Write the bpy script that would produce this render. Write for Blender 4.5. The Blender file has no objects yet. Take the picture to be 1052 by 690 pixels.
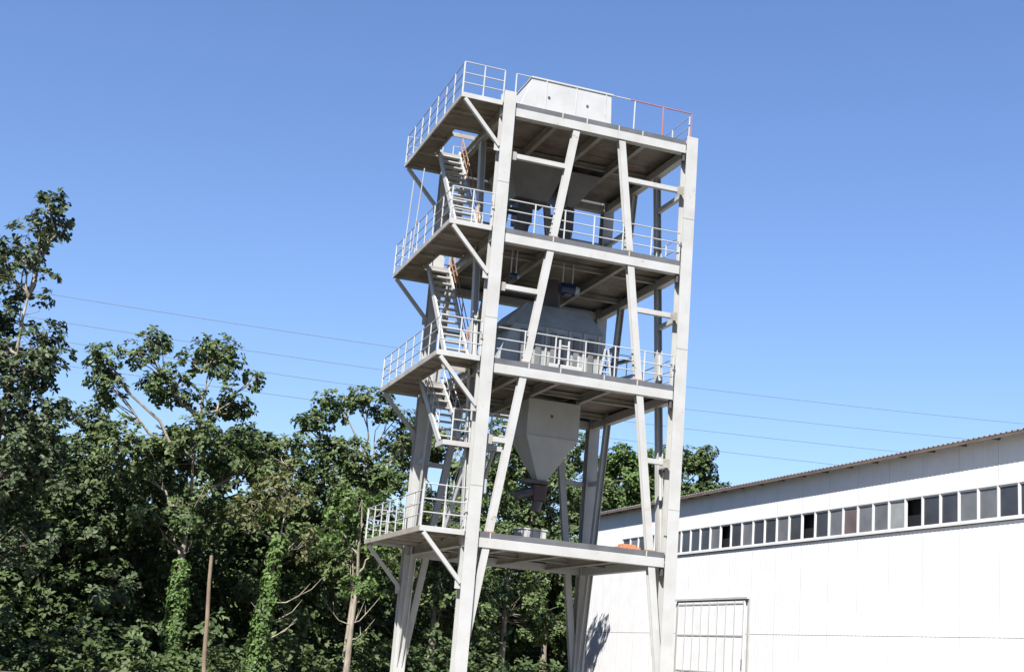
import bpy, math, random
import numpy as np
from mathutils import Vector, Matrix

random.seed(7)
RNG = np.random.default_rng(11)
scene = bpy.context.scene
COL = scene.collection
R = math.radians

# ---------------------------------------------------------------- camera
cam_d = bpy.data.cameras.new('camera')
cam = bpy.data.objects.new('camera', cam_d)
COL.objects.link(cam)
cam_d.sensor_fit = 'HORIZONTAL'
cam_d.sensor_width = 36.0
cam_d.lens = 46.32
cam_d.clip_start = 0.1
cam_d.clip_end = 3000


def look(yaw, pitch, roll):
    f = Vector((math.sin(yaw) * math.cos(pitch), math.cos(yaw) * math.cos(pitch), math.sin(pitch)))
    r = f.cross(Vector((0, 0, 1))).normalized()
    u = r.cross(f)
    c, s = math.cos(roll), math.sin(roll)
    rr, uu = c * r + s * u, -s * r + c * u
    return Matrix((rr, uu, -f)).transposed()


cam.matrix_world = Matrix.Translation((-12.247, -39.488, 1.6)) @ look(0.31968, 0.24273, 0.08338).to_4x4()
scene.camera = cam

# ---------------------------------------------------------------- sky, sun, exposure
SUN_AZ = math.atan2(-0.60, -0.80)      # clockwise from +Y
SUN_EL = R(47.5)
world = bpy.data.worlds.new('World')
scene.world = world
world.use_nodes = True
wn = world.node_tree
wn.nodes.clear()
w_out = wn.nodes.new('ShaderNodeOutputWorld')
w_bg = wn.nodes.new('ShaderNodeBackground')
w_sky = wn.nodes.new('ShaderNodeTexSky')
w_sky.sky_type = 'NISHITA'
w_sky.sun_disc = False
w_sky.sun_elevation = SUN_EL
w_sky.sun_rotation = SUN_AZ
w_sky.altitude = 0
w_sky.air_density = 1.3
w_sky.dust_density = 0.1
w_sky.ozone_density = 7.0
w_bg.inputs['Strength'].default_value = 0.051
w_tint = wn.nodes.new('ShaderNodeMix')
w_tint.data_type = 'RGBA'
w_tint.blend_type = 'MULTIPLY'
w_tint.inputs[0].default_value = 1.0
w_tint.inputs[7].default_value = (1.00, 0.97, 1.11, 1)
wn.links.new(w_sky.outputs[0], w_tint.inputs[6])
wn.links.new(w_tint.outputs[2], w_bg.inputs[0])
wn.links.new(w_bg.outputs[0], w_out.inputs[0])

sun_d = bpy.data.lights.new('sun', 'SUN')
sun_d.energy = 5.0
sun_d.angle = R(0.53)
sun_d.color = (1.0, 0.955, 0.89)
sun = bpy.data.objects.new('sun', sun_d)
COL.objects.link(sun)
to_sun = Vector((math.sin(SUN_AZ) * math.cos(SUN_EL), math.cos(SUN_AZ) * math.cos(SUN_EL), math.sin(SUN_EL)))
sun.rotation_euler = to_sun.to_track_quat('Z', 'Y').to_euler()
sun.location = (-30, -30, 60)

vs = scene.view_settings
vs.view_transform = 'Standard'
vs.look = 'None'
vs.gamma = 1.0
vs.use_curve_mapping = False
vs.exposure = 1.6


# ---------------------------------------------------------------- materials
def new_mat(name):
    m = bpy.data.materials.new(name)
    m.use_nodes = True
    nt = m.node_tree
    return m, nt, nt.nodes['Principled BSDF']


def noise(nt, scale, detail=4.0, vec=None, rough=0.55):
    n = nt.nodes.new('ShaderNodeTexNoise')
    n.inputs['Scale'].default_value = scale
    n.inputs['Detail'].default_value = detail
    n.inputs['Roughness'].default_value = rough
    if vec is not None:
        nt.links.new(vec, n.inputs['Vector'])
    return n


def coords(nt, scale=(1, 1, 1)):
    tc = nt.nodes.new('ShaderNodeTexCoord')
    mp = nt.nodes.new('ShaderNodeMapping')
    mp.inputs['Scale'].default_value = scale
    nt.links.new(tc.outputs['Object'], mp.inputs['Vector'])
    return mp.outputs['Vector']


def ramp(nt, fac, stops):
    r = nt.nodes.new('ShaderNodeValToRGB')
    e = r.color_ramp.elements
    while len(e) < len(stops):
        e.new(0.5)
    for i, (p, c) in enumerate(stops):
        e[i].position = p
        e[i].color = (*c, 1) if len(c) == 3 else c
    nt.links.new(fac, r.inputs['Fac'])
    return r.outputs['Color']


def mix(nt, fac, a, b):
    m = nt.nodes.new('ShaderNodeMix')
    m.data_type = 'RGBA'
    for sock, v in ((m.inputs[6], a), (m.inputs[7], b)):
        if isinstance(v, tuple):
            sock.default_value = (*v, 1)
        else:
            nt.links.new(v, sock)
    if isinstance(fac, (int, float)):
        m.inputs[0].default_value = fac
    else:
        nt.links.new(fac, m.inputs[0])
    return m.outputs[2]


def bump(nt, bsdf, height, strength=0.2, dist=0.02):
    b = nt.nodes.new('ShaderNodeBump')
    b.inputs['Strength'].default_value = strength
    b.inputs['Distance'].default_value = dist
    nt.links.new(height, b.inputs['Height'])
    nt.links.new(b.outputs[0], bsdf.inputs['Normal'])


def painted(name, base, worn, rust=(0.16, 0.07, 0.03), rust_amt=0.70, rough=0.5, streak=True):
    m, nt, bs = new_mat(name)
    v = coords(nt)
    n1 = noise(nt, 1.3, 5, v)
    col = ramp(nt, n1.outputs['Fac'], [(0.3, worn), (0.62, base)])
    vs_ = coords(nt, (5, 5, 0.55))
    n3 = noise(nt, 1.6, 5, vs_, 0.65)
    if streak:
        dark = tuple(c * 0.72 for c in worn)
        f3 = ramp(nt, n3.outputs['Fac'], [(0.60, (0, 0, 0)), (0.80, (0.55, 0.55, 0.55))])
        col = mix(nt, f3, col, dark)
    if streak:
        n5 = noise(nt, 2.3, 6, coords(nt, (7, 7, 0.35)), 0.7)
        f5 = ramp(nt, n5.outputs['Fac'], [(0.66, (0, 0, 0)), (0.76, (0.5, 0.5, 0.5))])
        col = mix(nt, f5, col, tuple(c * 1.3 for c in rust))
    n2 = noise(nt, 3.1, 8, v, 0.7)
    f2 = ramp(nt, n2.outputs['Fac'], [(rust_amt - 0.03, (0, 0, 0)), (rust_amt + 0.05, (1, 1, 1))])
    col = mix(nt, f2, col, rust)
    nt.links.new(col, bs.inputs['Base Color'])
    bs.inputs['Roughness'].default_value = rough
    n4 = noise(nt, 18, 4, v)
    bump(nt, bs, n4.outputs['Fac'], 0.12, 0.01)
    return m


M = {}
M['steel'] = painted('white_painted_steel', (0.288, 0.291, 0.287), (0.250, 0.249, 0.238), rust_amt=0.675)
M['steel_worn'] = painted('worn_cream_steel', (0.231, 0.222, 0.197), (0.156, 0.144, 0.121), rust_amt=0.63)
M['rail'] = painted('rail_paint', (0.302, 0.310, 0.318), (0.246, 0.251, 0.251), rust_amt=0.66)
M['rust'] = painted('red_oxide_primer', (0.27, 0.10, 0.075), (0.20, 0.085, 0.06), rust_amt=0.62)
M['orange_rust'] = painted('orange_rusty_steel', (0.215, 0.125, 0.075), (0.15, 0.085, 0.05), rust_amt=0.6)
M['maroon'] = painted('dark_maroon_valve', (0.051, 0.019, 0.017), (0.030, 0.013, 0.012), rust_amt=0.6)
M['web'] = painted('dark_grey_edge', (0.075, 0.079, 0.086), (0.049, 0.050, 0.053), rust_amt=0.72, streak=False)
M['plate'] = painted('weathered_floor_plate', (0.160, 0.140, 0.116), (0.091, 0.076, 0.064), rust=(0.13, 0.07, 0.04), rust_amt=0.58, rough=0.75, streak=False)
M['hopper'] = painted('hopper_paint', (0.293, 0.293, 0.280), (0.253, 0.253, 0.237), rust_amt=0.74)
M['hopper_white'] = painted('bin_white_paint', (0.298, 0.306, 0.310), (0.267, 0.272, 0.272), rust_amt=0.78)
M['hopper_grey'] = painted('dark_grey_hopper_steel', (0.116, 0.116, 0.116), (0.079, 0.079, 0.079), rust_amt=0.70)  # darker grey than the other hopper colours
M['tank'] = painted('grey_tank_paint', (0.225, 0.25, 0.26), (0.16, 0.178, 0.185), rust_amt=0.71)
M['cable'] = painted('weathered_aluminium_cable', (0.12, 0.15, 0.20), (0.10, 0.13, 0.175), rust=(0.10, 0.12, 0.15), rust_amt=0.8)
M['dark'] = painted('dark_machine_steel', (0.055, 0.055, 0.06), (0.03, 0.03, 0.03), rust_amt=0.62)
M['blue'] = painted('blue_motor_enamel', (0.003, 0.017, 0.057), (0.003, 0.010, 0.030), rust_amt=0.75, rough=0.3)
M['brick'] = painted('fired_brick', (0.336, 0.136, 0.064), (0.240, 0.088, 0.048), rust=(0.5, 0.3, 0.2), rust_amt=0.62, rough=0.9, streak=False)
M['wood'] = painted('weathered_timber', (0.15, 0.11, 0.075), (0.085, 0.062, 0.042), rust=(0.1, 0.06, 0.04), rust_amt=0.66, rough=0.85)
M['cladding'] = painted('white_sheet_cladding', (0.50, 0.505, 0.515), (0.465, 0.468, 0.475), rust=(0.38, 0.375, 0.365), rust_amt=0.66, rough=0.55)
M['roofing'] = painted('brown_grey_roof_sheet', (0.125, 0.115, 0.108), (0.09, 0.08, 0.075), rust_amt=0.68, rough=0.6)
M['purlin'] = painted('red_brown_purlin', (0.10, 0.075, 0.06), (0.07, 0.05, 0.04), rust_amt=0.66)
M['frame'] = painted('pale_window_frame', (0.425, 0.430, 0.437), (0.376, 0.382, 0.389), rust_amt=0.76, streak=False)
M['conc'] = painted('concrete', (0.336, 0.320, 0.288), (0.264, 0.248, 0.224), rust=(0.26, 0.24, 0.21), rust_amt=0.6, rough=0.9, streak=False)


def glass(name, base, rough=0.12):
    m, nt, bs = new_mat(name)
    n = noise(nt, 0.9, 3, coords(nt))
    col = ramp(nt, n.outputs['Fac'], [(0.3, tuple(c * 0.8 for c in base)), (0.7, tuple(min(1, c * 1.25) for c in base))])
    nt.links.new(col, bs.inputs['Base Color'])
    bs.inputs['Roughness'].default_value = rough
    bs.inputs['IOR'].default_value = 1.45
    bs.inputs['Specular IOR Level'].default_value = 0.28
    return m


M['pane_grey'] = glass('grey_glass', (0.030, 0.033, 0.040))
M['pane_dusty'] = glass('dusty_glass', (0.085, 0.09, 0.098), 0.25)
M['pane_pale'] = glass('pale_glass', (0.15, 0.16, 0.165), 0.35)  # plain paler grey pane tone
M['pane_red'] = glass('glass_red_reflection', (0.085, 0.066, 0.066), 0.2)  # reddish reflection put into the pane colour
M['void'] = glass('unlit_room_black', (0.008, 0.008, 0.010), 0.8)  # near-black colour standing for the unlit room


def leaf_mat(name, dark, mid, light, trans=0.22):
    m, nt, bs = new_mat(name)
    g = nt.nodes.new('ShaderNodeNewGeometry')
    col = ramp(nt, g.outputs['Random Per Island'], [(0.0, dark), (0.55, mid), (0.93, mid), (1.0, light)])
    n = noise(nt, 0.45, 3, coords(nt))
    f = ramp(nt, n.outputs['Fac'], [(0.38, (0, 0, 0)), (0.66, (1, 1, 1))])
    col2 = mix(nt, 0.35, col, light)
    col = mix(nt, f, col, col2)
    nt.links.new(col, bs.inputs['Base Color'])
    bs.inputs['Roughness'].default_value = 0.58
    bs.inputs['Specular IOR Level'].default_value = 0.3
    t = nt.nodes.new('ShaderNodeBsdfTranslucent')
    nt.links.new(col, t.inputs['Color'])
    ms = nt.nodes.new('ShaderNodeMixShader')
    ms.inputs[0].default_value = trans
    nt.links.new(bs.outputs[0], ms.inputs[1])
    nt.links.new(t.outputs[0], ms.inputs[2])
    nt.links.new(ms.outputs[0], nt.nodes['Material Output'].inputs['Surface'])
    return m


M['leaf'] = leaf_mat('leaf_green', (0.026, 0.046, 0.016), (0.062, 0.099, 0.032), (0.144, 0.177, 0.066), 0.32)
M['leaf_blue'] = leaf_mat('leaf_dull_green', (0.024, 0.038, 0.019), (0.054, 0.079, 0.036), (0.120, 0.146, 0.072), 0.3)
M['leaf_bright'] = leaf_mat('leaf_bright_green', (0.036, 0.068, 0.017), (0.079, 0.137, 0.036), (0.144, 0.209, 0.060), 0.36)
M['leaf_olive'] = leaf_mat('leaf_olive', (0.040, 0.047, 0.018), (0.082, 0.094, 0.034), (0.186, 0.180, 0.078), 0.32)
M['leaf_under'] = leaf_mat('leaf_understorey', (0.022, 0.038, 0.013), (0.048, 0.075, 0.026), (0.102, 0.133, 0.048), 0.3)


def bark(name, a, b):
    m, nt, bs = new_mat(name)
    n = noise(nt, 2.2, 6, coords(nt, (3, 3, 0.8)))
    col = ramp(nt, n.outputs['Fac'], [(0.32, a), (0.66, b)])
    nt.links.new(col, bs.inputs['Base Color'])
    bs.inputs['Roughness'].default_value = 0.9
    bump(nt, bs, n.outputs['Fac'], 0.5, 0.03)
    return m


M['bark'] = bark('pale_bark', (0.085, 0.072, 0.055), (0.24, 0.21, 0.17))
M['bark_dark'] = bark('dark_bark', (0.06, 0.05, 0.04), (0.085, 0.08, 0.06))

m, nt, bs = new_mat('yard_ground')
v = coords(nt)
n1 = noise(nt, 0.16, 6, v)
n2 = noise(nt, 5.0, 6, v, 0.7)
c1 = ramp(nt, n1.outputs['Fac'], [(0.35, (0.085, 0.08, 0.06)), (0.65, (0.12, 0.11, 0.085))])
c2 = ramp(nt, n2.outputs['Fac'], [(0.35, (0.07, 0.062, 0.045)), (0.7, (0.13, 0.12, 0.09))])
nt.links.new(mix(nt, 0.45, c1, c2), bs.inputs['Base Color'])
bs.inputs['Roughness'].default_value = 0.95
bump(nt, bs, n2.outputs['Fac'], 0.4, 0.05)
M['ground'] = m
m, nt, bs = new_mat('woodland_soil')
v = coords(nt)
n2 = noise(nt, 2.0, 7, v, 0.7)
nt.links.new(ramp(nt, n2.outputs['Fac'], [(0.35, (0.035, 0.028, 0.018)), (0.7, (0.10, 0.085, 0.05))]), bs.inputs['Base Color'])
bs.inputs['Roughness'].default_value = 1.0
bump(nt, bs, n2.outputs['Fac'], 0.6, 0.08)
M['soil'] = m


# ---------------------------------------------------------------- mesh helpers
class MB:
    def __init__(self):
        self.v, self.f = [], []

    def add(self, vs_, fs):
        o = len(self.v)
        self.v += [tuple(p) for p in vs_]
        self.f += [tuple(i + o for i in f) for f in fs]
        return self

    def box(self, x0, x1, y0, y1, z0, z1):
        return self.hexa([(x0, y0, z0), (x1, y0, z0), (x1, y1, z0), (x0, y1, z0)],
                         [(x0, y0, z1), (x1, y0, z1), (x1, y1, z1), (x0, y1, z1)])

    def hexa(self, lo, hi):
        return self.add(list(lo) + list(hi), [(3, 2, 1, 0), (4, 5, 6, 7), (0, 1, 5, 4), (1, 2, 6, 5), (2, 3, 7, 6), (3, 0, 4, 7)])

    def frame_of(self, p0, p1, up):
        p0, p1 = Vector(p0), Vector(p1)
        d = (p1 - p0).normalized()
        up = Vector(up)
        s = d.cross(up)
        if s.length < 1e-4:
            s = d.cross(Vector((1, 0, 0)))
        s.normalize()
        u = s.cross(d)
        return p0, p1, s, u

    def bar(self, p0, p1, w, h, up=(0, 0, 1)):
        p0, p1, s, u = self.frame_of(p0, p1, up)
        q = [(-w / 2, -h / 2), (w / 2, -h / 2), (w / 2, h / 2), (-w / 2, h / 2)]
        return self.hexa([p0 + s * a + u * b for a, b in q], [p1 + s * a + u * b for a, b in q])

    def prism(self, p0, p1, prof, up=(0, 0, 1)):
        p0, p1, s, u = self.frame_of(p0, p1, up)
        n = len(prof)
        vs_ = [p0 + s * a + u * b for a, b in prof] + [p1 + s * a + u * b for a, b in prof]
        fs = [(i, (i + 1) % n, n + (i + 1) % n, n + i) for i in range(n)]
        return self.add(vs_, fs + [tuple(range(n))[::-1], tuple(range(n, 2 * n))])

    def ibeam(self, p0, p1, w, h, tf=0.03, tw=0.03, up=(0, 0, 1)):
        a, b, c, d = w / 2, h / 2, tw / 2, h / 2 - tf
        prof = [(-a, -b), (a, -b), (a, -d), (c, -d), (c, d), (a, d), (a, b), (-a, b), (-a, d), (-c, d), (-c, -d), (-a, -d)]
        return self.prism(p0, p1, prof, up)

    def tube(self, p0, p1, r0, r1=None, n=6):
        r1 = r0 if r1 is None else r1
        p0, p1, s, u = self.frame_of(p0, p1, (0, 0, 1) if abs((Vector(p1) - Vector(p0)).normalized().z) < 0.95 else (0, 1, 0))
        c = [(math.cos(2 * math.pi * k / n), math.sin(2 * math.pi * k / n)) for k in range(n)]
        vs_ = [p0 + s * a * r0 + u * b * r0 for a, b in c] + [p1 + s * a * r1 + u * b * r1 for a, b in c]
        fs = [(i, (i + 1) % n, n + (i + 1) % n, n + i) for i in range(n)]
        return self.add(vs_, fs + [tuple(range(n))[::-1], tuple(range(n, 2 * n))])

    def path(self, pts, radii, n=6):
        """one tapered tube through all points"""
        pts = [Vector(p) for p in pts]
        o = len(self.v)
        m = len(pts)
        d0 = (pts[1] - pts[0]).normalized()
        ref = Vector((1, 0, 0)) if abs(d0.x) < 0.8 else Vector((0, 1, 0))
        for i, p in enumerate(pts):
            d = (pts[min(i + 1, m - 1)] - pts[max(i - 1, 0)]).normalized()
            s = d.cross(ref).normalized()
            u = s.cross(d)
            for k in range(n):
                a = 2 * math.pi * k / n
                self.v.append(tuple(p + (s * math.cos(a) + u * math.sin(a)) * radii[i]))
        for i in range(m - 1):
            for k in range(n):
                k2 = (k + 1) % n
                self.f.append((o + i * n + k, o + i * n + k2, o + (i + 1) * n + k2, o + (i + 1) * n + k))
        self.f.append(tuple(range(o + (m - 1) * n, o + m * n)))
        return self

    def build(self, name, mat, parent=None, bevel=0, smooth=False):
        me = bpy.data.meshes.new(name)
        me.from_pydata(self.v, [], self.f)
        me.validate()
        me.materials.append(M[mat] if isinstance(mat, str) else mat)
        if smooth:
            me.shade_smooth()
        o = bpy.data.objects.new(name, me)
        COL.objects.link(o)
        if parent is not None:
            o.parent = parent
        if bevel:
            bv = o.modifiers.new('bevel', 'BEVEL')
            bv.width = bevel
            bv.segments = 1
            bv.limit_method = 'ANGLE'
        return o


def empty(name, parent=None, loc=(0, 0, 0)):
    o = bpy.data.objects.new(name, None)
    COL.objects.link(o)
    o.empty_display_size = 0.3
    o.location = loc
    if parent is not None:
        o.parent = parent
    return o


def tag(o, label, cat, group=None):
    o['label'] = label
    o['category'] = cat
    if group:
        o['group'] = group
    return o


def struct(o, label=None):
    o['kind'] = 'structure'
    if label:
        o['label'] = label
    return o


# ---------------------------------------------------------------- ground
struct(MB().add([(-1500, -1500, 0), (1500, -1500, 0), (1500, 1500, 0), (-1500, 1500, 0)], [(0, 1, 2, 3)]).build('ground', 'ground'),
       'bare sandy yard ground under the tower')
struct(MB().add([(-7, -9, 0.004), (19.8, -9, 0.004), (19.8, 12.5, 0.004), (3, 12.5, 0.004), (-7, 3.5, 0.004)], [(0, 1, 2, 3, 4)]).build('bounce_yard', 'conc'),
       'unseen pale concrete yard under the tower, sized to bounce light upward')  # unseen paving, added so its bounced light warms the lowest deck
soil_pts = [(-60, 5), (-30, 4.2), (-14, 4.0), (-8, 5.2), (-4, 9.5), (2, 12.5), (9, 16), (14, 24), (17, 40.5), (70, 41.5), (75, 130), (-90, 130)]
struct(MB().add([(x, y, 0.004) for x, y in soil_pts], [tuple(range(len(soil_pts)))]).build('woodland_floor', 'soil'),
       'dark soil and leaf litter under the trees')

# ---------------------------------------------------------------- tower
W, D, CX = 6.84, 7.28, -1.63
Z1, Z3, Z4, Z5 = 5.50, 11.065, 15.465, 19.91
tower = tag(empty('steel_tower'), 'tall white steel frame tower of stacked open platforms with railings and zigzag stairs', 'tower')
HW = 0.21
for x, y, top in ((0, 0, 20.25), (W, 0, 20.05), (0, D, 19.95), (W, D, 19.95)):
    c = MB().ibeam((x, y, 0.06), (x, y, top), 2 * HW, 2 * HW, 0.035, 0.03, (0, 1, 0)).build('column', 'steel', tower)
    MB().box(x - 0.42, x + 0.42, y - 0.42, y + 0.42, 0.02, 0.06).build('base_plate', 'steel_worn', c)
    MB().box(x - 0.60, x + 0.60, y - 0.60, y + 0.60, -0.4, 0.02).build('footing', 'conc', c)
    for zz in (6.9, 12.35, 17.0):
        for sy in (-1, 1):
            MB().box(x - HW - 0.004, x + HW + 0.004, min(y + sy * HW, y + sy * (HW + 0.006)), max(y + sy * HW, y + sy * (HW + 0.006)), zz, zz + 0.018).build('weld_seam', 'steel_worn', c)
    for zz in (Z1, Z3, Z4, Z5):        # stiffeners inside the section at every deck
        for sx in (-1, 1):
            MB().box(min(x + sx * 0.016, x + sx * (HW - 0.01)), max(x + sx * 0.016, x + sx * (HW - 0.01)), y - HW + 0.036, y + HW - 0.036, zz - 0.50, zz - 0.48).build('stiffener', 'steel', c)


def off(z):
    return 2.62 - (19.35 - z) * 0.138


zt, zb = 19.4, 1.2
LW = 0.24
for pts in (((off(zt) - .12, 0), (off(zb) - .12, 0)), ((W - off(zt), 0), (W - off(zb), 0)),
            ((W, off(zt)), (W, off(zb))), ((W, D - off(zt)), (W, D - off(zb))),
            ((off(zt), D), (off(zb), D)), ((W - off(zt), D), (W - off(zb), D)),
            ((0, off(zt)), (0, off(zb))), ((0, D - off(zt)), (0, D - off(zb)))):
    (x0, y0), (x1, y1) = pts
    up = (0, 1, 0) if y0 in (0, D) else (1, 0, 0)
    lg = MB().ibeam((x0, y0, zt), (x1, y1, zb), LW, 0.20, 0.025, 0.022, up).build('raking_leg', 'steel', tower)
    for zz in (Z1, Z3, Z4):
        q = (zt - zz) / (zt - zb)
        px_, py_ = x0 + (x1 - x0) * q, y0 + (y1 - y0) * q
        MB().box(px_ - 0.17, px_ + 0.17, py_ - 0.118, py_ + 0.118, zz + 0.006, zz + 0.035).build('foot_plate', 'orange_rust', lg)
for z in (18.05, 13.5, 8.45):
    o = off(z) - 0.10
    for p0, p1 in (((HW, 0), (o - .12, 0)), ((W - o, 0), (W - HW, 0)), ((W, HW), (W, o)), ((W, D - o), (W, D - HW)),
                   ((HW, D), (o, D)), ((W - o, D), (W - HW, D)), ((0, D - o), (0, D - HW))):
        MB().bar((*p0, z), (*p1, z), 0.15, 0.17).build('strut', 'steel', tower, 0.008)


def cells(z0):
    return {5: (3.35, 5.4), 4: (3.45, 5.4), 3: (1.85, 4.75), 1: None}[z0]


def platform(k, z):
    p = empty('platform', tower)
    bz = z - 0.18          # top of the white beam
    # perimeter beams: a pale beam below, a dark edge channel above with pale stiffeners
    def edge(p0, p1, n_out):
        nx, ny = n_out
        a = (p0[0], p0[1], bz - 0.15)
        b = (p1[0], p1[1], bz - 0.15)
        bm = MB().bar(a, b, 0.27, 0.30).build('edge_beam', 'steel', p, 0.008)
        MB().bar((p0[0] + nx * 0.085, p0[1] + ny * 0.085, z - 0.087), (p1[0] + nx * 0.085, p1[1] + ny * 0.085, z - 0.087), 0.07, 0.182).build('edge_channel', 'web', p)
        return bm
    edge((HW, 0), (W - HW, 0), (0, -1))
    edge((HW, D), (W - HW, D), (0, 1))
    edge((W, HW), (W, D - HW), (1, 0))
    for x in {5: (1.95, 2.85, 4.05, 4.95), 4: (1.95, 4.72), 3: (1.45, 2.55, 4.1, 5.3), 1: (0.62, 5.98)}[k]:
        MB().box(x - 0.02, x + 0.02, -0.138, -0.1205, z - 0.176, z - 0.004).build('stiffener', 'steel', p)
    # joists
    xs = {5: (1.84, 3.54, 5.16), 4: (2.1, 4.8), 3: (1.3, 2.7, 4.55), 1: (1.5, 3.4, 5.3)}[k]
    for x in xs:
        MB().ibeam((x, 0.12, z - 0.27), (x, D - 0.12, z - 0.27), 0.15, 0.30, 0.03, 0.02).build('joist', 'steel_worn', p)
    for y in {5: (3.45,), 4: (2.0, 5.2), 3: (2.9, 5.9), 1: (2.4, 5.0)}[k]:
        MB().ibeam((0.12, y, z - 0.21), (W - 0.12, y, z - 0.21), 0.13, 0.18, 0.03, 0.02).build('cross_beam', 'steel_worn', p)
    MB().ibeam((0, HW, z - 0.26), (0, D - HW, z - 0.26), 0.20, 0.34, 0.03, 0.02).build('side_beam', 'steel_worn', p)
    # floor plates of the main deck
    n = 16
    ys = [0.03 + (D - 0.06) * i / n for i in range(n + 1)]
    for i in range(n):
        dz = RNG.uniform(-0.016, 0.010)
        MB().box(-0.04, W + 0.05, ys[i] + 0.002, ys[i + 1] - 0.002, z - 0.055 + dz, z - 0.025 + dz).build('floor_plate', 'plate', p)
    # stair-side gallery hung off the left
    op = cells(k)
    n = 17
    for i in range(n):
        y0, y1 = -0.03 + (D + 0.06) * i / n, -0.03 + (D + 0.06) * (i + 1) / n
        dz = RNG.uniform(-0.014, 0.010)
        spans = [(CX + 0.03, -0.05)]
        if op and y1 > op[0] + 0.05 and y0 < op[1] - 0.05:
            spans = [(CX + 0.03, -0.97)]
        for a, b in spans:
            MB().box(a, b, y0 + 0.002, y1 - 0.002, z - 0.06 + dz, z - 0.03 + dz).build('floor_plate', 'plate', p)
    MB().bar((CX - 0.03, -0.06, z - 0.085), (-HW, -0.06, z - 0.085), 0.06, 0.17).build('gallery_edge', 'steel', p, 0.006)
    MB().bar((CX - 0.03, D + 0.06, z - 0.085), (-HW, D + 0.06, z - 0.085), 0.06, 0.17).build('gallery_edge', 'steel', p, 0.006)
    MB().bar((CX, -0.028, z - 0.088), (CX, D + 0.028, z - 0.088), 0.06, 0.17).build('gallery_edge', 'steel_worn', p, 0.006)
    for y in (1.2, 2.6, 4.0, 5.6):
        if op and op[0] < y < op[1]:
            MB().bar((CX + 0.04, y, z - 0.12), (-0.99, y, z - 0.12), 0.06, 0.10).build('gallery_rib', 'steel_worn', p)
        else:
            MB().bar((CX + 0.04, y, z - 0.12), (-0.11, y, z - 0.12), 0.06, 0.10).build('gallery_rib', 'steel_worn', p)
    if op:
        for y in op:
            MB().bar((-0.98, y, z - 0.11), (-0.11, y, z - 0.11), 0.05, 0.15).build('opening_trim', 'steel_worn', p)
        MB().bar((-0.96, op[0], z - 0.11), (-0.96, op[1], z - 0.11), 0.05, 0.15).build('opening_trim', 'steel_worn', p)
    # knee braces
    for y, mat in ((-0.03, 'steel'), (D, 'steel')):
        MB().bar((CX + 0.10, y, z - 0.20), (-HW + 0.02, y, z - 1.62), 0.13, 0.13, (0, 1, 0)).build('knee_brace', mat, tower, 0.008)
        MB().box(-HW - 0.16, -HW + 0.03, y - 0.012, y + 0.012, z - 1.80, z - 1.42).build('gusset_plate', 'steel', tower)
    return p


for k, z in ((1, Z1), (3, Z3), (4, Z4), (5, Z5)):
    platform(k, z)


def railing(p0, p1, h, n, rails, mat='rail', mats=None, r=0.022, pr=0.026):
    g = empty('railing', tower)
    p0, p1 = Vector(p0), Vector(p1)
    for i in range(n + 1):
        q = p0.lerp(p1, i / n)
        j = RNG.uniform(-0.012, 0.012)
        mm = mats(i / n) if mats else mat
        MB().tube(q, q + Vector((j, j, h)), pr, None, 6).build('post', mm, g)
    for fr in rails:
        if mats:
            for a, b in ((0, 0.64), (0.64, 1)):
                MB().tube(p0.lerp(p1, a) + Vector((0, 0, h * fr)), p0.lerp(p1, b) + Vector((0, 0, h * fr)), r, None, 6).build('rail', mats((a + b) / 2), g)
        else:
            MB().tube(p0 + Vector((0, 0, h * fr)), p1 + Vector((0, 0, h * fr)), r, None, 6).build('rail', mat, g)
    return g


TR = (1.0, 0.64, 0.32)
# front
railing((HW, -0.06, Z5), (W - 0.02, -0.06, Z5), 1.08, 6, (1.0,), mats=lambda t: 'rust' if t > 0.80 else 'rail')
railing((HW, -0.03, Z4), (W - HW, -0.03, Z4), 1.03, 6, TR)
railing((HW, -0.03, Z3), (W - HW, -0.03, Z3), 1.05, 6, TR)
for z, h, n in ((Z5, 1.1, 2), (Z4, 1.12, 2), (Z3, 1.15, 2), (Z1, 1.3, 2)):
    railing((CX, -0.06, z), (-HW, -0.06, z), h, n, TR)
# gallery side, rear and right sides
for z in (Z5, Z4, Z3, Z1):
    railing((CX, 0.0, z), (CX, D, z), 1.1, 7, TR, r=0.018, pr=0.024)
    railing((CX, D + 0.06, z), (-HW, D + 0.06, z), 1.1, 2, TR, r=0.018)
for z in (Z5, Z4, Z3):
    railing((W + 0.04, HW, z), (W + 0.04, D - HW, z), 1.08, 5, TR, r=0.018)
    railing((HW, D + 0.03, z), (W - HW, D + 0.03, z), 1.08, 5, TR, r=0.018)


def stair(y0, z0, y1, z1, xa, xb, rusty=True):
    g = empty('staircase', tower)
    for x in (xa, xb):
        MB().bar((x, y0, z0 + 0.02), (x, y1, z1 - 0.02), 0.07, 0.24).build('stringer', 'steel', g, 0.006)
    n = max(3, int(round(abs(z1 - z0) / 0.30)))
    lo, hi = min(xa, xb) + 0.032, max(xa, xb) - 0.032
    for i in range(1, n):
        t = i / n
        y, z = y0 + (y1 - y0) * t, z0 + (z1 - z0) * t
        MB().box(lo, hi, y - 0.11, y + 0.11, z - 0.025, z + 0.02).build('tread', 'steel', g)
    for x, mm in (((xb, 'orange_rust'),) if rusty else ((xa, 'rail'), (xb, 'rail'))):
        hr = MB()
        d = Vector((0, y1 - y0, z1 - z0))
        a = Vector((x, y0, z0))
        for t in (0.10, 0.37, 0.64, 0.91):
            q = a + d * t
            hr.tube(q, q + Vector((0, 0, 0.9)), 0.020)
        for h in (0.9, 0.5):
            hr.tube(a + d * 0.08 + Vector((0, 0, h)), a + d * 0.93 + Vector((0, 0, h)), 0.020)
        hr.build('handrail', mm, g)


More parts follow.
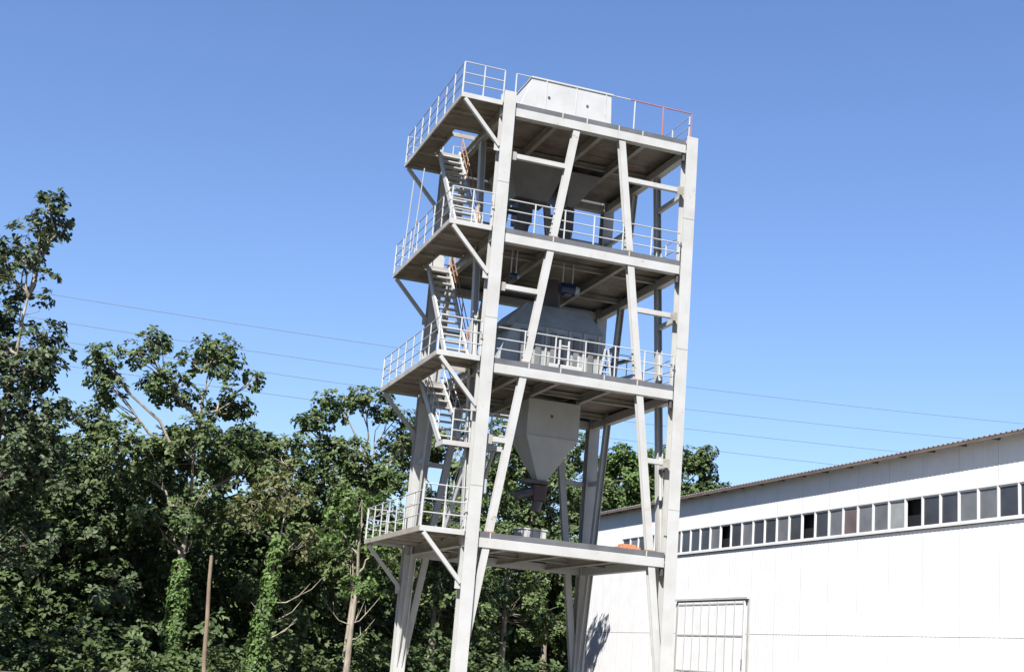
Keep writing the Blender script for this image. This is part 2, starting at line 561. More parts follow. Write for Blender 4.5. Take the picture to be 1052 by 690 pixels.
stair(1.62, Z4, 5.35, Z5, -0.87, -0.09)
stair(1.55, Z3, 5.32, Z4, -0.87, -0.09)
stair(1.45, 8.35, 4.75, Z3, -0.87, -0.09, False)
stair(1.52, 8.35, 4.10, Z1, 0.26, 1.02, False)
lnd = empty('stair_landing', tower)
MB().box(-0.93, 1.22, 0.68, 1.50, 8.30, 8.345).build('floor_plate', 'plate', lnd)
MB().bar((-0.95, 0.66, 8.27), (1.24, 0.66, 8.27), 0.05, 0.16).build('gallery_edge', 'steel', lnd, 0.006)
MB().bar((-0.96, 0.64, 8.27), (-0.96, 1.52, 8.27), 0.05, 0.16).build('gallery_edge', 'steel', lnd)
MB().bar((1.25, 0.64, 8.27), (1.25, 1.52, 8.27), 0.05, 0.16).build('gallery_edge', 'steel', lnd)
for x in (-0.7, -0.1, 0.6, 1.2):
    MB().tube((x, 0.68, 8.34), (x, 0.68, 9.42), 0.028).build('post', 'rail', lnd)
for h in (0.36, 0.70, 1.06):
    MB().tube((-0.7, 0.68, 8.34 + h), (1.22, 0.68, 8.34 + h), 0.024).build('rail', 'rail', lnd)
# thin conduits on the gallery side
for (ya, yb) in ((5.4, 5.88), (3.98, 4.64)):
    MB().tube((CX - 0.05, ya, 18.55), (CX - 0.05, yb, Z4 + 0.1), 0.022).build('conduit', 'rail', tower)

# gussets where the struts meet columns, and dark lugs under the beams
for z in (18.05, 13.5, 8.45):
    for x in (HW + 0.10, W - HW - 0.10):
        MB().box(x - 0.12, x + 0.12, -0.088, -0.0765, z - 0.16, z + 0.13).build('gusset_plate', 'steel_worn', tower)
for z in (Z5 - 0.62, Z4 - 0.62, Z3 - 0.62, Z1 - 0.62):
    for x in (HW + 0.045, W - HW - 0.045):
        MB().box(x - 0.04, x + 0.04, -0.09, 0.06, z - 0.14, z + 0.13).build('beam_seat', 'dark', tower, 0.006)
for z in (Z4 + 0.52, Z3 + 0.52, Z1 + 0.52):
    MB().box(W - HW - 0.10, W - HW + 0.002, -0.225, -0.19, z - 0.03, z + 0.03).build('rail_lug', 'dark', tower)
    MB().box(-HW - 0.08, -HW + 0.002, -0.225, -0.19, z - 0.03, z + 0.03).build('rail_lug', 'dark', tower)
# an electrical box with its cable run up the front column
jb = MB().box(HW + 0.005, HW + 0.16, -0.10, 0.16, Z1 + 1.2, Z1 + 1.65).build('junction_box', 'tank', tower, 0.01)
MB().tube((HW + 0.03, 0.02, Z1 + 1.65), (HW + 0.03, 0.02, Z5 - 0.6), 0.022).build('cable_run', 'dark', jb)

# ---------------------------------------------------------------- bins and machines in the tower
top = tag(empty('storage_bin', None, (2.3, 2.4, Z5)), 'white box bin standing above the top platform with two hopper cones below', 'bin')


def rel(o, par):
    o.location = Vector(o.location) - Vector(par.location)
    o.parent = par
    return o


def pyramid(lo, zl, hi, zh):
    """four-sided frustum, lo / hi = (x0, x1, y0, y1)"""
    q = lambda r, z: [(r[0], r[2], z), (r[1], r[2], z), (r[1], r[3], z), (r[0], r[3], z)]
    return MB().hexa(q(lo, zl), q(hi, zh))


rel(pyramid((0.50, 4.03, 0.55, 4.4), Z5 + 0.02, (0.98, 3.97, 0.55, 4.4), 21.28).build('upper_box', 'hopper_white', None, 0.012), top)
rel(pyramid((0.94, 4.01, 0.51, 4.44), 21.283, (0.94, 4.01, 0.51, 4.44), 21.33).build('rim', 'steel', None), top)
for x in (1.63, 3.07):
    rel(MB().tube((x, 0.56, 20.72 - 0.04), (x, 0.53, 20.72 - 0.04), 0.05, None, 8).build('bolt', 'dark'), top)
rel(pyramid((1.90, 3.18, 4.15, 5.2), 18.25, (1.35, 3.58, 3.58, 6.2), 19.42).build('cone', 'hopper_grey', None, 0.01), top)
rel(pyramid((3.95, 4.25, 4.15, 5.2), 18.25, (3.62, 5.00, 3.58, 6.2), 19.42).build('cone', 'hopper_grey', None, 0.01), top)
for x0, x1 in ((2.05, 2.65), (3.85, 4.3)):
    rel(MB().box(x0, x1, 4.3, 5.0, 17.35, 18.248).build('outlet_gate', 'dark', None, 0.01), top)
    rel(MB().tube(((x0 + x1) / 2, 4.6, 16.6), ((x0 + x1) / 2, 4.6, 17.36), 0.20, 0.30, 12).build('spout', 'dark'), top)
    rel(MB().tube((x0 - 0.45, 4.4, 17.75), (x0, 4.4, 17.75), 0.14, None, 10).build('actuator', 'dark'), top)

tank = tag(empty('weigh_tank', None, (3.3, 4.5, Z4)), 'low grey tank standing on the second highest platform behind its railing', 'tank')
rel(pyramid((1.75, 4.85, 3.4, 5.6), Z4 - 0.02, (1.75, 4.85, 3.4, 5.6), 16.62).build('body', 'tank', None, 0.02), tank)
for x in (1.79, 2.78, 3.82, 4.81):
    rel(MB().box(x - 0.04, x + 0.04, 3.33, 3.398, Z4, 16.62).build('rib', 'tank'), tank)
rel(MB().box(1.70, 4.90, 3.34, 5.66, 16.622, 16.67).build('rim', 'tank'), tank)
for x in (2.35, 4.08):
    rel(MB().tube((x, 4.6, 16.67), (x, 4.6, 16.9), 0.36, 0.30, 12).build('inlet_collar', 'dark'), tank)

mixer = tag(empty('mixing_bin', None, (3.0, 3.6, Z3)), 'large blue-grey sheet metal bin with sloping shoulders on the third platform', 'bin')
rel(MB().hexa([(0.85, 2.0, Z3 + 0.01), (4.85, 2.0, Z3 + 0.01), (4.85, 5.4, Z3 + 0.01), (0.85, 5.4, Z3 + 0.01)],
              [(1.52, 2.0, 12.95), (4.85, 2.0, 12.95), (4.85, 5.4, 12.95), (1.52, 5.4, 12.95)]).build('body', 'tank', None, 0.015), mixer)
rel(pyramid((1.50, 4.88, 1.97, 5.43), 12.952, (2.10, 4.42, 2.45, 4.9), 13.82).build('shoulder', 'tank', None, 0.015), mixer)
rel(MB().hexa([(1.16, 1.95, 12.80), (1.48, 1.95, 12.80), (1.48, 5.4, 12.80), (1.16, 5.4, 12.80)],
              [(2.04, 2.3, 13.80), (2.09, 2.3, 13.80), (2.09, 5.0, 13.80), (2.04, 5.0, 13.80)]).build('hood', 'tank'), mixer)
for x in (1.9, 2.45, 3.0, 3.3, 3.85, 4.4):
    rel(MB().box(x - 0.10, x + 0.10, 1.93, 1.998, 11.3, 12.75).build('hatch', 'hopper_grey', None, 0.01), mixer)
for x in (2.16, 2.72, 3.58, 4.12, 4.68):
    rel(MB().box(x - 0.03, x + 0.03, 1.92, 1.998, Z3 + 0.02, 12.9).build('rib', 'hopper'), mixer)
rel(MB().tube((3.3, 3.6, 13.82), (3.3, 3.6, 15.05), 0.42, None, 12).build('inlet_pipe', 'dark'), mixer)

low = tag(empty('discharge_hopper', None, (3.5, 3.5, 7.7)), 'pale grey hopper tapering to a point under the third platform', 'hopper')
rel(MB().box(2.63, 4.57, 2.98, 4.65, 9.31, 10.60).build('upper_box', 'hopper', None, 0.012), low)
rel(pyramid((3.24, 3.58, 3.2, 3.6), 7.80, (2.63, 4.57, 2.98, 4.65), 9.308).build('cone', 'hopper', None, 0.012), low)
rel(MB().box(2.605, 4.595, 2.955, 4.675, 9.296, 9.320).build('flange', 'hopper'), low)
rel(MB().tube((3.52, 2.982, 10.05), (3.52, 2.96, 10.05), 0.055, None, 8).build('bolt', 'dark'), low)
rel(MB().box(2.75, 3.7, 3.1, 3.7, 7.68, 7.798).build('slide_gate', 'dark', None, 0.01), low)
rel(MB().box(3.14, 3.62, 3.2, 3.6, 7.10, 7.678).build('valve', 'maroon', None, 0.03), low)
rel(MB().tube((3.14, 3.4, 7.4), (2.55, 3.4, 7.2), 0.19, None, 10).build('actuator', 'dark'), low)
rel(MB().tube((3.38, 3.4, 7.10), (3.33, 3.42, 6.75), 0.20, 0.17, 10).build('spout', 'dark'), low)
for x in (2.73, 4.47):
    for y in (3.08, 4.55):
        rel(MB().box(x - 0.05, x + 0.05, y - 0.05, y + 0.05, 10.58, 10.74).build('hanger', 'steel_worn'), low)


def motor(x, y, z, label, s=1.0):
    g = tag(empty('electric_motor', None, (x, y, z)), label, 'motor', 'motors hung below the second highest platform')
    MB().tube((-0.26 * s, 0, 0), (0.26 * s, 0, 0), 0.20 * s, None, 14).build('body', 'blue', g, 0.02)
    for i in range(6):
        a = -0.22 * s + i * 0.088 * s
        MB().tube((a, 0, 0), (a + 0.02 * s, 0, 0), 0.225 * s, None, 14).build('cooling_fin', 'blue', g)
    MB().tube((0.26 * s, 0, 0), (0.42 * s, 0, 0), 0.16 * s, 0.13 * s, 12).build('fan_cover', 'tank', g)
    MB().box(-0.12 * s, 0.12 * s, -0.15 * s, 0.15 * s, -0.27 * s, -0.19 * s).build('foot', 'dark', g)
    for q in (-0.18 * s, 0.18 * s):
        MB().tube((q, 0, 0.15 * s), (q, 0, Z4 - 0.28 - z), 0.025, None, 6).build('hanger_rod', 'hopper_white', g)
    return g


motor(3.18, 1.5, 14.25, 'blue electric motor hung by rods under the platform above the blue-grey bin')
motor(1.05, 1.1, 14.25, 'small blue motor hung beside the front column above a short strut', 0.5)

# things left on the platforms
lad = tag(empty('trestle', None, (4.55, 0.9, Z3)), 'narrow white trestle standing in front of the blue-grey bin', 'trestle')
for x0, x1 in ((-0.22, -0.05), (0.22, 0.05)):
    MB().bar((x0, 0, 0), (x1, 0, 1.15), 0.06, 0.06, (0, 1, 0)).build('leg', 'hopper_white', lad)
for z in (0.35, 0.75):
    MB().bar((-0.16, 0, z), (0.16, 0, z), 0.05, 0.04).build('rung', 'hopper_white', lad)
bench = tag(empty('pipe_frame', None, (3.15, 0.9, Z3)), 'white pipe frame standing by the blue-grey bin railing', 'frame')
for x in (-0.30, 0.02, 0.40):
    MB().tube((x, 0, 0), (x, 0, 1.2 if x < 0.3 else 0.75), 0.04).build('post', 'hopper_white', bench)
MB().tube((-0.30, 0, 1.0), (0.02, 0, 1.0), 0.035).build('rail', 'hopper_white', bench)
MB().tube((-0.30, 0, 0.55), (0.40, 0, 0.55), 0.035).build('rail', 'hopper_white', bench)
b = MB().box(2.35, 3.55, 0.45, 0.75, Z3 - 0.02, Z3 + 0.26).build('timber_box', 'hopper_white', None, 0.02)
tag(b, 'long white box lying at the front edge of the third platform', 'box')

crate = tag(empty('equipment_box', None, (3.1, 3.0, Z1)), 'pale grey ribbed box standing alone on the lowest platform', 'box')
MB().box(-0.5, 0.42, -0.35, 0.35, -0.03, 0.52).build('body', 'hopper', crate, 0.02)
MB().box(-0.53, 0.45, -0.38, 0.38, 0.522, 0.57).build('lid', 'hopper_white', crate, 0.01)
for x in (-0.3, -0.05, 0.2):
    MB().box(x - 0.03, x + 0.03, -0.39, -0.352, 0.0, 0.51).build('rib', 'hopper', crate)
pile = tag(empty('brick_pile', None, (5.75, 0.9, Z1)), 'small heap of orange bricks on the lowest platform beside the raking leg', 'bricks')
bm = MB().box(-0.12, 0.12, -0.0575, 0.0575, 0, 0.08)
proto = bm.build('brick', 'brick', pile, 0.006)
proto.location = (-0.3, -0.2, -0.02)
cnt = 0
for layer, (nx, ny) in enumerate(((4, 5), (3, 4), (2, 3))):
    for i in range(nx):
        for j in range(ny):
            if layer == 0 and i == 0 and j == 0:
                continue
            c = proto.copy()
            COL.objects.link(c)
            c.parent = pile
            c.location = ((i - (nx - 1) / 2) * 0.26 + random.uniform(-.02, .02), (j - (ny - 1) / 2) * 0.135 + random.uniform(-.01, .01), layer * 0.082 - 0.02)
            c.rotation_euler = (0, 0, random.uniform(-0.15, 0.15))
rack = tag(empty('sheet_rack', None, (6.3, 3.6, Z3)), 'thin pipe rack carrying two tilted grey sheets at the right of the third platform', 'rack')
for x in (-0.42, 0.42):
    for y in (-0.5, 0.5):
        MB().tube((x, y, -0.02), (x, y, 1.75), 0.02).build('post', 'rail', rack)
for z in (0.7, 1.6):
    for y in (-0.5, 0.5):
        MB().tube((-0.42, y, z), (0.42, y, z), 0.018).build('rail', 'rail', rack)
for z in (0.62, 1.25):
    MB().bar((-0.55, 0, z), (0.5, 0, z + 0.42), 0.7, 0.10).build('grey_sheet', 'dark' if z > 1 else 'tank', rack)

# ---------------------------------------------------------------- warehouse
wh = tag(empty('warehouse', None, (20, 10, 0)), 'long white sheet-clad warehouse with a strip of high windows', 'warehouse')
WX, YE, YS, EZ = 20.0, 38.6, -23.0, 11.12
BAY = 1.116
WT, WB = 9.33, 8.17
Y0W = 33.56           # first mullion
NB = 50
YLW = Y0W - NB * BAY


def wpart(mb, name, mat, parent=None, bevel=0):
    o = mb.build(name, mat, None, bevel)
    o.parent = parent or wh
    if parent is None:
        o.location = -Vector(wh.location)
    return o


def ribbed(y0, y1, z0, z1, pitch=0.279):
    """one profiled sheet facing -x"""
    pts = []
    n = max(1, int(round((y1 - y0) / pitch)))
    p = (y1 - y0) / n
    for i in range(n):
        a = y0 + i * p
        pts += [(WX, a + 0.004), (WX, a + p * 0.66), (WX - 0.007, a + p * 0.75), (WX - 0.007, a + p * 0.91)]
    pts.append((WX, y1 - 0.004))
    v, f = [], []
    for (x, y) in pts:
        v += [(x, y, z0), (x, y, z1)]
    for i in range(len(pts) - 1):
        f.append((2 * i, 2 * i + 1, 2 * i + 3, 2 * i + 2))
    return MB().add(v, f)


PAN = 2 * BAY
y = YE
first = True
yy = [YE]
k = Y0W
while k > YS:
    yy.append(k)
    k -= PAN
yy = [YE, YE - 2.5] + [q for q in yy[1:]]
for a, b in zip(yy[1:], yy[:-1]):
    wpart(ribbed(a, b, WT + 0.06, EZ - 0.02), 'wall_panel', 'cladding')
    wpart(ribbed(a, b, 3.9, WB - 0.16), 'wall_panel', 'cladding')
    wpart(ribbed(a, b, 0.0, 3.88), 'wall_panel', 'cladding')
    if b > Y0W + 0.01:
        wpart(ribbed(a, b, WB - 0.16, WT + 0.06), 'wall_panel', 'cladding')
# black sheet added behind the wall, painting the unlit room in its gaps
wpart(MB().box(WX + 0.30, WX + 0.34, yy[-1], YE - 0.1, 0, EZ - 0.1), 'dark_backing', 'void')
# window strip
wpart(MB().box(WX - 0.09, WX + 0.06, yy[-1], Y0W, WB - 0.13, WB - 0.05), 'window_sill', 'frame')
wpart(MB().box(WX - 0.05, WX + 0.06, yy[-1], Y0W + 0.05, WT, WT + 0.06), 'window_head', 'frame')
kinds = ['pane_grey'] * 9 + ['pane_dusty'] * 2
# bays counted from the far end; the ones in view follow the photograph
special = {10: 'pane_dusty', 11: 'void', 16: 'pane_dusty', 18: 'void', 20: 'pane_dusty', 21: 'pane_red', 22: 'pane_dusty', 23: 'pane_dusty', 24: 'pane_pale', 25: 'void', 29: 'pane_dusty'}
nb = int((Y0W - yy[-1]) / BAY)
for i in range(nb):
    a, b = Y0W - (i + 1) * BAY, Y0W - i * BAY
    w = wpart(MB().box(WX - 0.045, WX + 0.06, b - 0.036, b + 0.036, WB - 0.05, WT), 'window', 'frame')
    fr = MB()
    ya_, yb_, za_, zb_ = a + 0.038, b - 0.038, WB - 0.048, WT - 0.002
    ring = [(x, p, q) for x in (WX, WX + 0.05) for (p, q) in ((ya_, za_), (yb_, za_), (yb_, zb_), (ya_, zb_),
            (ya_ + 0.02, za_ + 0.066), (yb_ - 0.02, za_ + 0.066), (yb_ - 0.02, zb_ - 0.056), (ya_ + 0.02, zb_ - 0.056))]
    fr.add(ring, [(k_, (k_ + 1) % 4, 4 + (k_ + 1) % 4, 4 + k_) for k_ in range(4)] + [(8 + k_, 8 + (k_ + 1) % 4, 12 + (k_ + 1) % 4, 12 + k_) for k_ in range(4)]
           + [(k_, (k_ + 1) % 4, 8 + (k_ + 1) % 4, 8 + k_) for k_ in range(4)] + [(4 + k_, 4 + (k_ + 1) % 4, 12 + (k_ + 1) % 4, 12 + k_) for k_ in range(4)])
    wpart(fr, 'frame', 'frame', w)
    kind = special.get(i, kinds[random.randrange(len(kinds))])
    t = random.uniform(-0.006, 0.006)
    if kind == 'void':      # sash slid open: a half-width pane and the black backing sheet behind
        wpart(MB().box(WX + 0.062, WX + 0.07, a + 0.05, a + 0.09, WB + 0.02, WT - 0.06), 'pane', 'pane_grey', w)
    else:
        x = WX + 0.02
        wpart(MB().add([(x + t, a + 0.038, WB + 0.02), (x - t, b - 0.038, WB + 0.02), (x - t + 0.004, b - 0.038, WT - 0.06), (x + t + 0.004, a + 0.038, WT - 0.06),
                        (x + t + 0.01, a + 0.038, WB + 0.02), (x - t + 0.01, b - 0.038, WB + 0.02), (x - t + 0.014, b - 0.038, WT - 0.06), (x + t + 0.014, a + 0.038, WT - 0.06)],
                       [(0, 1, 2, 3), (7, 6, 5, 4), (0, 4, 5, 1), (1, 5, 6, 2), (2, 6, 7, 3), (3, 7, 4, 0)]), 'pane', kind, w)
# dark strip under the sill, standing for its shadow line
wpart(MB().box(WX - 0.02, WX + 0.05, yy[-1], Y0W, WB - 0.165, WB - 0.133), 'sill_shadow_strip', 'purlin')
# gable ends, far wall
RX = WX + 24.0
RIDGE = 12.0
for yg in (YE, yy[-1]):
    g = MB()
    s = 0.0 if yg == YE else 0.0
    g.add([(WX, yg, 0), (RX, yg, 0), (RX, yg, EZ - 0.05), (WX + 12, yg, RIDGE + 0.1), (WX, yg, EZ - 0.05)], [(0, 1, 2, 3, 4)])
    wpart(g, 'gable_wall', 'cladding')
wpart(MB().box(RX, RX + 0.1, yy[-1], YE, 0, EZ - 0.1), 'rear_wall', 'cladding')
# roof sheets: profiled, overhanging the wall by half a metre
OV = 0.50
sl = (RIDGE + 0.25 - EZ) / 12.0


def roof_sheet(y0, y1):
    v, f = [], []
    n = 8
    p = (y1 - y0) / n
    pr = []
    for i in range(n):
        a = y0 + i * p
        pr += [(a, 0), (a + p * 0.55, 0), (a + p * 0.68, 0.045), (a + p * 0.88, 0.045)]
    pr.append((y1, 0.0))
    for (yq, dz) in pr:
        for x in (WX - OV, WX + 12.05):
            z = EZ + 0.02 + (x - WX) * sl + dz
            v += [(x, yq, z), (x, yq, z - 0.03)]
    for i in range(len(pr) - 1):
        a, b = 4 * i, 4 * (i + 1)
        f += [(a, a + 2, b + 2, b), (a + 1, b + 1, b + 3, a + 3), (a, b, b + 1, a + 1)]
    return MB().add(v, f)


yr = YE + 0.4
while yr > yy[-1]:
    wpart(roof_sheet(max(yr - 2.4, yy[-1] - 0.3), yr), 'roof_sheet', 'roofing')
    yr -= 2.4
wpart(MB().add([(WX + 12.0, yy[-1] - .3, RIDGE + .27), (RX + 0.5, yy[-1] - .3, EZ), (RX + 0.5, YE + .4, EZ), (WX + 12.0, YE + .4, RIDGE + .27)], [(0, 1, 2, 3)]), 'rear_roof', 'roofing')
y = YE - 0.6
while y > yy[-1]:
    wpart(MB().bar((WX - OV + 0.06, y, EZ - 0.055 - OV * sl), (WX + 0.4, y, EZ - 0.055), 0.07, 0.09), 'rafter_tail', 'purlin')
    y -= 1.9
wpart(MB().box(WX - OV + 0.01, WX - OV + 0.05, yy[-1] - .3, YE + .4, EZ - 0.16, EZ - 0.055), 'eaves_purlin', 'purlin')
# faint grid of lines low on the wall, modelled as a sliding door
door = wpart(MB().box(WX - 0.12, WX - 0.05, 18.3, 25.5, 0.05, 5.50), 'sliding_door', 'cladding', None, 0.01)
for i in range(9):
    yc = 18.36 + i * 0.885
    wpart(MB().box(WX - 0.150, WX - 0.123, yc - 0.035, yc + 0.035, 0.06, 5.48), 'stile', 'hopper', door)
for z in (2.0, 3.8, 5.36):
    for i in range(8):
        yc = 18.36 + i * 0.885
        wpart(MB().box(WX - 0.146, WX - 0.123, yc + 0.037, yc + 0.848, z - 0.035, z + 0.035), 'door_rail', 'hopper', door)
wpart(MB().box(WX - 0.17, WX - 0.012, 18.0, 25.8, 5.56, 5.66), 'door_track', 'hopper')
for yc in (18.06, 25.74):
    wpart(MB().box(WX - 0.05, WX - 0.010, yc - 0.10, yc + 0.10, 0.0, 5.55), 'door_jamb', 'hopper')
wpart(MB().box(WX - 0.18, WX - 0.151, 18.34, 18.39, 2.2, 2.7), 'handle', 'dark', door)

# ---------------------------------------------------------------- overhead cables
for (a, b, c, lab) in ((36.707, 0.001, 0.00025, 'topmost of the thin power cables crossing the sky behind the tower'),
                       (33.80, 0.001, 0.00025, 'second power cable from the top crossing the sky behind the tower'),
                       (31.608, -0.005, 0.00026, 'third power cable from the top crossing the sky behind the tower'),
                       (29.13, 0.003, 0.00015, 'lowest of the thin power cables crossing the sky behind the tower')):
    pts = [(x, 110.0, a + b * x + c * x * x) for x in range(-130, 231, 12)]
    o = MB().path(pts, [0.036] * len(pts), 5).build('power_cable', 'cable')
    tag(o, lab, 'cable', 'overhead power cables')

# ---------------------------------------------------------------- trees
def leaf_mesh(name, P, A, size, per, mat, parent, rng, droop=(-0.35, 0.75)):
    """whorls of leaves: P centres, A axes; every leaf is a folded six-point blade"""
    n = len(P)
    A = A / np.linalg.norm(A, axis=1, keepdims=True)
    ref = np.where(np.abs(A[:, 2:3]) < 0.9, np.array([[0, 0, 1.0]]), np.array([[1.0, 0, 0]]))
    S = np.cross(A, ref)
    S /= np.linalg.norm(S, axis=1, keepdims=True)
    T = np.cross(A, S)
    P = np.repeat(P, per, 0)
    A_, S_, T_ = (np.repeat(q, per, 0) for q in (A, S, T))
    m = n * per
    th = rng.uniform(0, 2 * np.pi, m)[:, None]
    el = rng.uniform(droop[0], droop[1], m)[:, None]
    rad = S_ * np.cos(th) + T_ * np.sin(th)
    d = rad * np.cos(el) + A_ * np.sin(el)
    nrm = -rad * np.sin(el) + A_ * np.cos(el)
    nrm = nrm + rng.normal(0, 0.30, (m, 3))
    d[:, 2] -= 0.15
    d /= np.linalg.norm(d, axis=1, keepdims=True)
    w = np.cross(d, nrm)
    w /= np.linalg.norm(w, axis=1, keepdims=True)
    nn = np.cross(w, d)
    L = (size * rng.uniform(0.65, 1.25, m))[:, None]
    wd = L * rng.uniform(0.28, 0.40, m)[:, None]
    b0 = P + d * L * 0.15 + rng.normal(0, size * 0.25, (m, 3))
    tip = b0 + d * L - nn * L * 0.18
    q1 = b0 + d * L * 0.30
    q2 = b0 + d * L * 0.68
    f = 0.22
    V = np.stack([b0, q1 + w * wd + nn * wd * f, q2 + w * wd * 0.8 + nn * wd * f * .6 - nn * L * .05, tip, q2 - w * wd * 0.8 + nn * wd * f * .6 - nn * L * .05, q1 - w * wd + nn * wd * f], 1).reshape(-1, 3)
    base = np.arange(m)[:, None] * 6
    F = np.concatenate([base + np.array([[0, 1, 2, 3]]), base + np.array([[0, 3, 4, 5]])], 1).reshape(-1, 4)
    me = bpy.data.meshes.new(name)
    me.vertices.add(len(V))
    me.vertices.foreach_set('co', V.ravel().astype(np.float32))
    me.loops.add(F.size)
    me.loops.foreach_set('vertex_index', F.ravel().astype(np.int32))
    me.polygons.add(len(F))
    me.polygons.foreach_set('loop_start', np.arange(0, F.size, 4, dtype=np.int32))
    me.update(calc_edges=True)
    me.materials.append(M[mat])
    o = bpy.data.objects.new(name, me)
    COL.objects.link(o)
    if parent is not None:
        o.parent = parent
    return o


def tree(name, label, x, y, height, lobes, leaf='leaf', barkm='bark', trunk_r=0.16, seed=1, clusters=46, ros=20, size=0.26, per=9,
         lean=(0, 0), group='trees at the edge of the wood', ivy=None, crad=(0.55, 1.05), bare=0):
    """lobes: (dx, dy, z, rx, rz) ellipsoids in metres that together make the crown"""
    rng = np.random.default_rng(seed)
    t = tag(empty(name, None, (x, y, 0)), label, 'tree', group)
    wood = MB()
    H = height * 0.80
    npt = 9
    wob = rng.normal(0, 0.16, (npt, 2)).cumsum(0) * 0.6
    ax = []
    for i in range(npt):
        s = i / (npt - 1)
        ax.append(Vector((lean[0] * s + wob[i, 0] * s, lean[1] * s + wob[i, 1] * s, -0.15 + H * s)))
    wood.path(ax, [trunk_r * (1.15 - 1.07 * (i / (npt - 1)) ** 0.8) + 0.008 for i in range(npt)], 8)

    def trunk_at(z):
        s = min(1, max(0, z / H)) * (npt - 1)
        i = min(npt - 2, int(s))
        return ax[i].lerp(ax[i + 1], s - i)
    vol = np.array([(l[3] * l[3] * l[4]) ** 0.72 for l in lobes])
    pick = np.concatenate([np.arange(len(lobes)), np.arange(len(lobes)), rng.choice(len(lobes), max(0, clusters - 2 * len(lobes)), p=vol / vol.sum())])
    limbs = []
    for dx, dy, lz, rx, rz in lobes:
        b_ = Vector((dx, dy, lz))
        out = math.hypot(dx - trunk_at(lz).x, dy - trunk_at(lz).y)
        a = trunk_at(max(1.0, min(lz - rz * 0.6 - out * rng.uniform(0.5, 0.9), H * 0.93)))
        ln = max(0.3, (b_ - a).length)
        r0 = min(trunk_r * 0.6, 0.022 + 0.016 * ln)
        pts = [a]
        for q in (0.25, 0.5, 0.75, 1.0):
            sag = math.sin(q * math.pi) * 0.10 * ln
            pts.append(a.lerp(b_, q) + Vector((rng.normal(0, 0.05 * ln), rng.normal(0, 0.05 * ln), -sag)))
        wood.path(pts, [r0, r0 * 0.82, r0 * 0.64, r0 * 0.46, r0 * 0.3], 6)
        limbs.append((pts, r0))
    RP, RA = [], []
    for c in range(len(pick)):
        dx, dy, lz, rx, rz = lobes[pick[c]]
        u = rng.normal(0, 1, 3)
        u /= np.linalg.norm(u)
        rr = rng.uniform(0.3, 1.0) ** 0.6
        cc = np.array([dx, dy, lz]) + u * rr * np.array([rx, rx, rz])
        if cc[2] < 0.8:
            cc[2] = 0.8 + rng.uniform(0, 0.8)
        hub = np.array([dx, dy, lz])
        b_ = Vector(cc)
        lp, r0 = limbs[pick[c]]
        i0 = rng.integers(2, 4)
        a = lp[i0].lerp(lp[i0 + 1], rng.uniform(0, 1))
        mid = a.lerp(b_, 0.5) + Vector((rng.normal(0, 0.12), rng.normal(0, 0.12), rng.uniform(-0.15, 0.12)))
        wood.path([a, a.lerp(mid, 0.6), mid, b_], [r0 * 0.35 + .004, r0 * 0.3 + .004, r0 * 0.22 + .004, 0.007], 4)
        cr = min(rng.uniform(*crad), 0.35 + 0.75 * rx)
        nr = max(6, int(ros * (cr / 0.8) ** 2 * rng.uniform(0.7, 1.2)))
        q = rng.normal(0, 1, (nr, 3))
        q /= np.linalg.norm(q, axis=1, keepdims=True)
        rad = cr * rng.uniform(0.25, 1.0, (nr, 1)) ** 0.55
        pts = cc + q * rad * np.array([1, 1, 0.78])
        axis = q * 0.55 + (cc - hub) / (np.linalg.norm(cc - hub) + 0.1) * 0.35 + np.array([0, 0, 0.75]) + rng.normal(0, 0.25, (nr, 3))
        RP.append(pts)
        RA.append(axis)
        for i in range(0, nr, 3):
            wood.tube(b_, Vector(pts[i]), 0.010, 0.005, 3)
    for i in range(bare):            # leafless side limbs
        z = rng.uniform(0.22, 0.72) * H
        a = trunk_at(z)
        an = rng.uniform(0, 2 * np.pi)
        ln = rng.uniform(0.5, 1.5)
        dv = Vector((math.cos(an), math.sin(an) * 0.6 - 0.35, rng.uniform(0.0, 0.9))).normalized()
        p1 = a + dv * ln * 0.5 + Vector((0, 0, -0.08))
        p2 = a + dv * ln + Vector((rng.normal(0, .15), rng.normal(0, .15), rng.uniform(-0.1, 0.45)))
        wood.path([a, p1, p2, p2 + Vector((dv.x * .4, dv.y * .4, 0.5))], [0.032, 0.025, 0.016, 0.006], 5)
        q = p1.lerp(p2, 0.5)
        wood.path([q, q + Vector((rng.normal(0, .35), rng.normal(0, .35), .5))], [0.02, 0.006], 4)
    wood.build('trunk', barkm, t, smooth=True)
    RP, RA = np.concatenate(RP), np.concatenate(RA)
    keep = RP[:, 2] > 0.25
    leaf_mesh('crown', RP[keep], RA[keep], size, per, leaf, t, rng)
    if ivy:
        n = 620
        z = rng.uniform(0.05, ivy, n)
        a = rng.uniform(0, 2 * np.pi, n)
        r = trunk_r + rng.uniform(0.02, 0.32, n) * (1.1 - 0.5 * z / ivy)
        P = np.stack([np.array([trunk_at(q).x for q in z]) + np.cos(a) * r, np.array([trunk_at(q).y for q in z]) + np.sin(a) * r, z], 1)
        A = np.stack([np.cos(a), np.sin(a), 0.5 + 0 * a], 1)
        leaf_mesh('ivy', P, A, 0.15, 6, 'leaf_bright', t, rng)
    return t


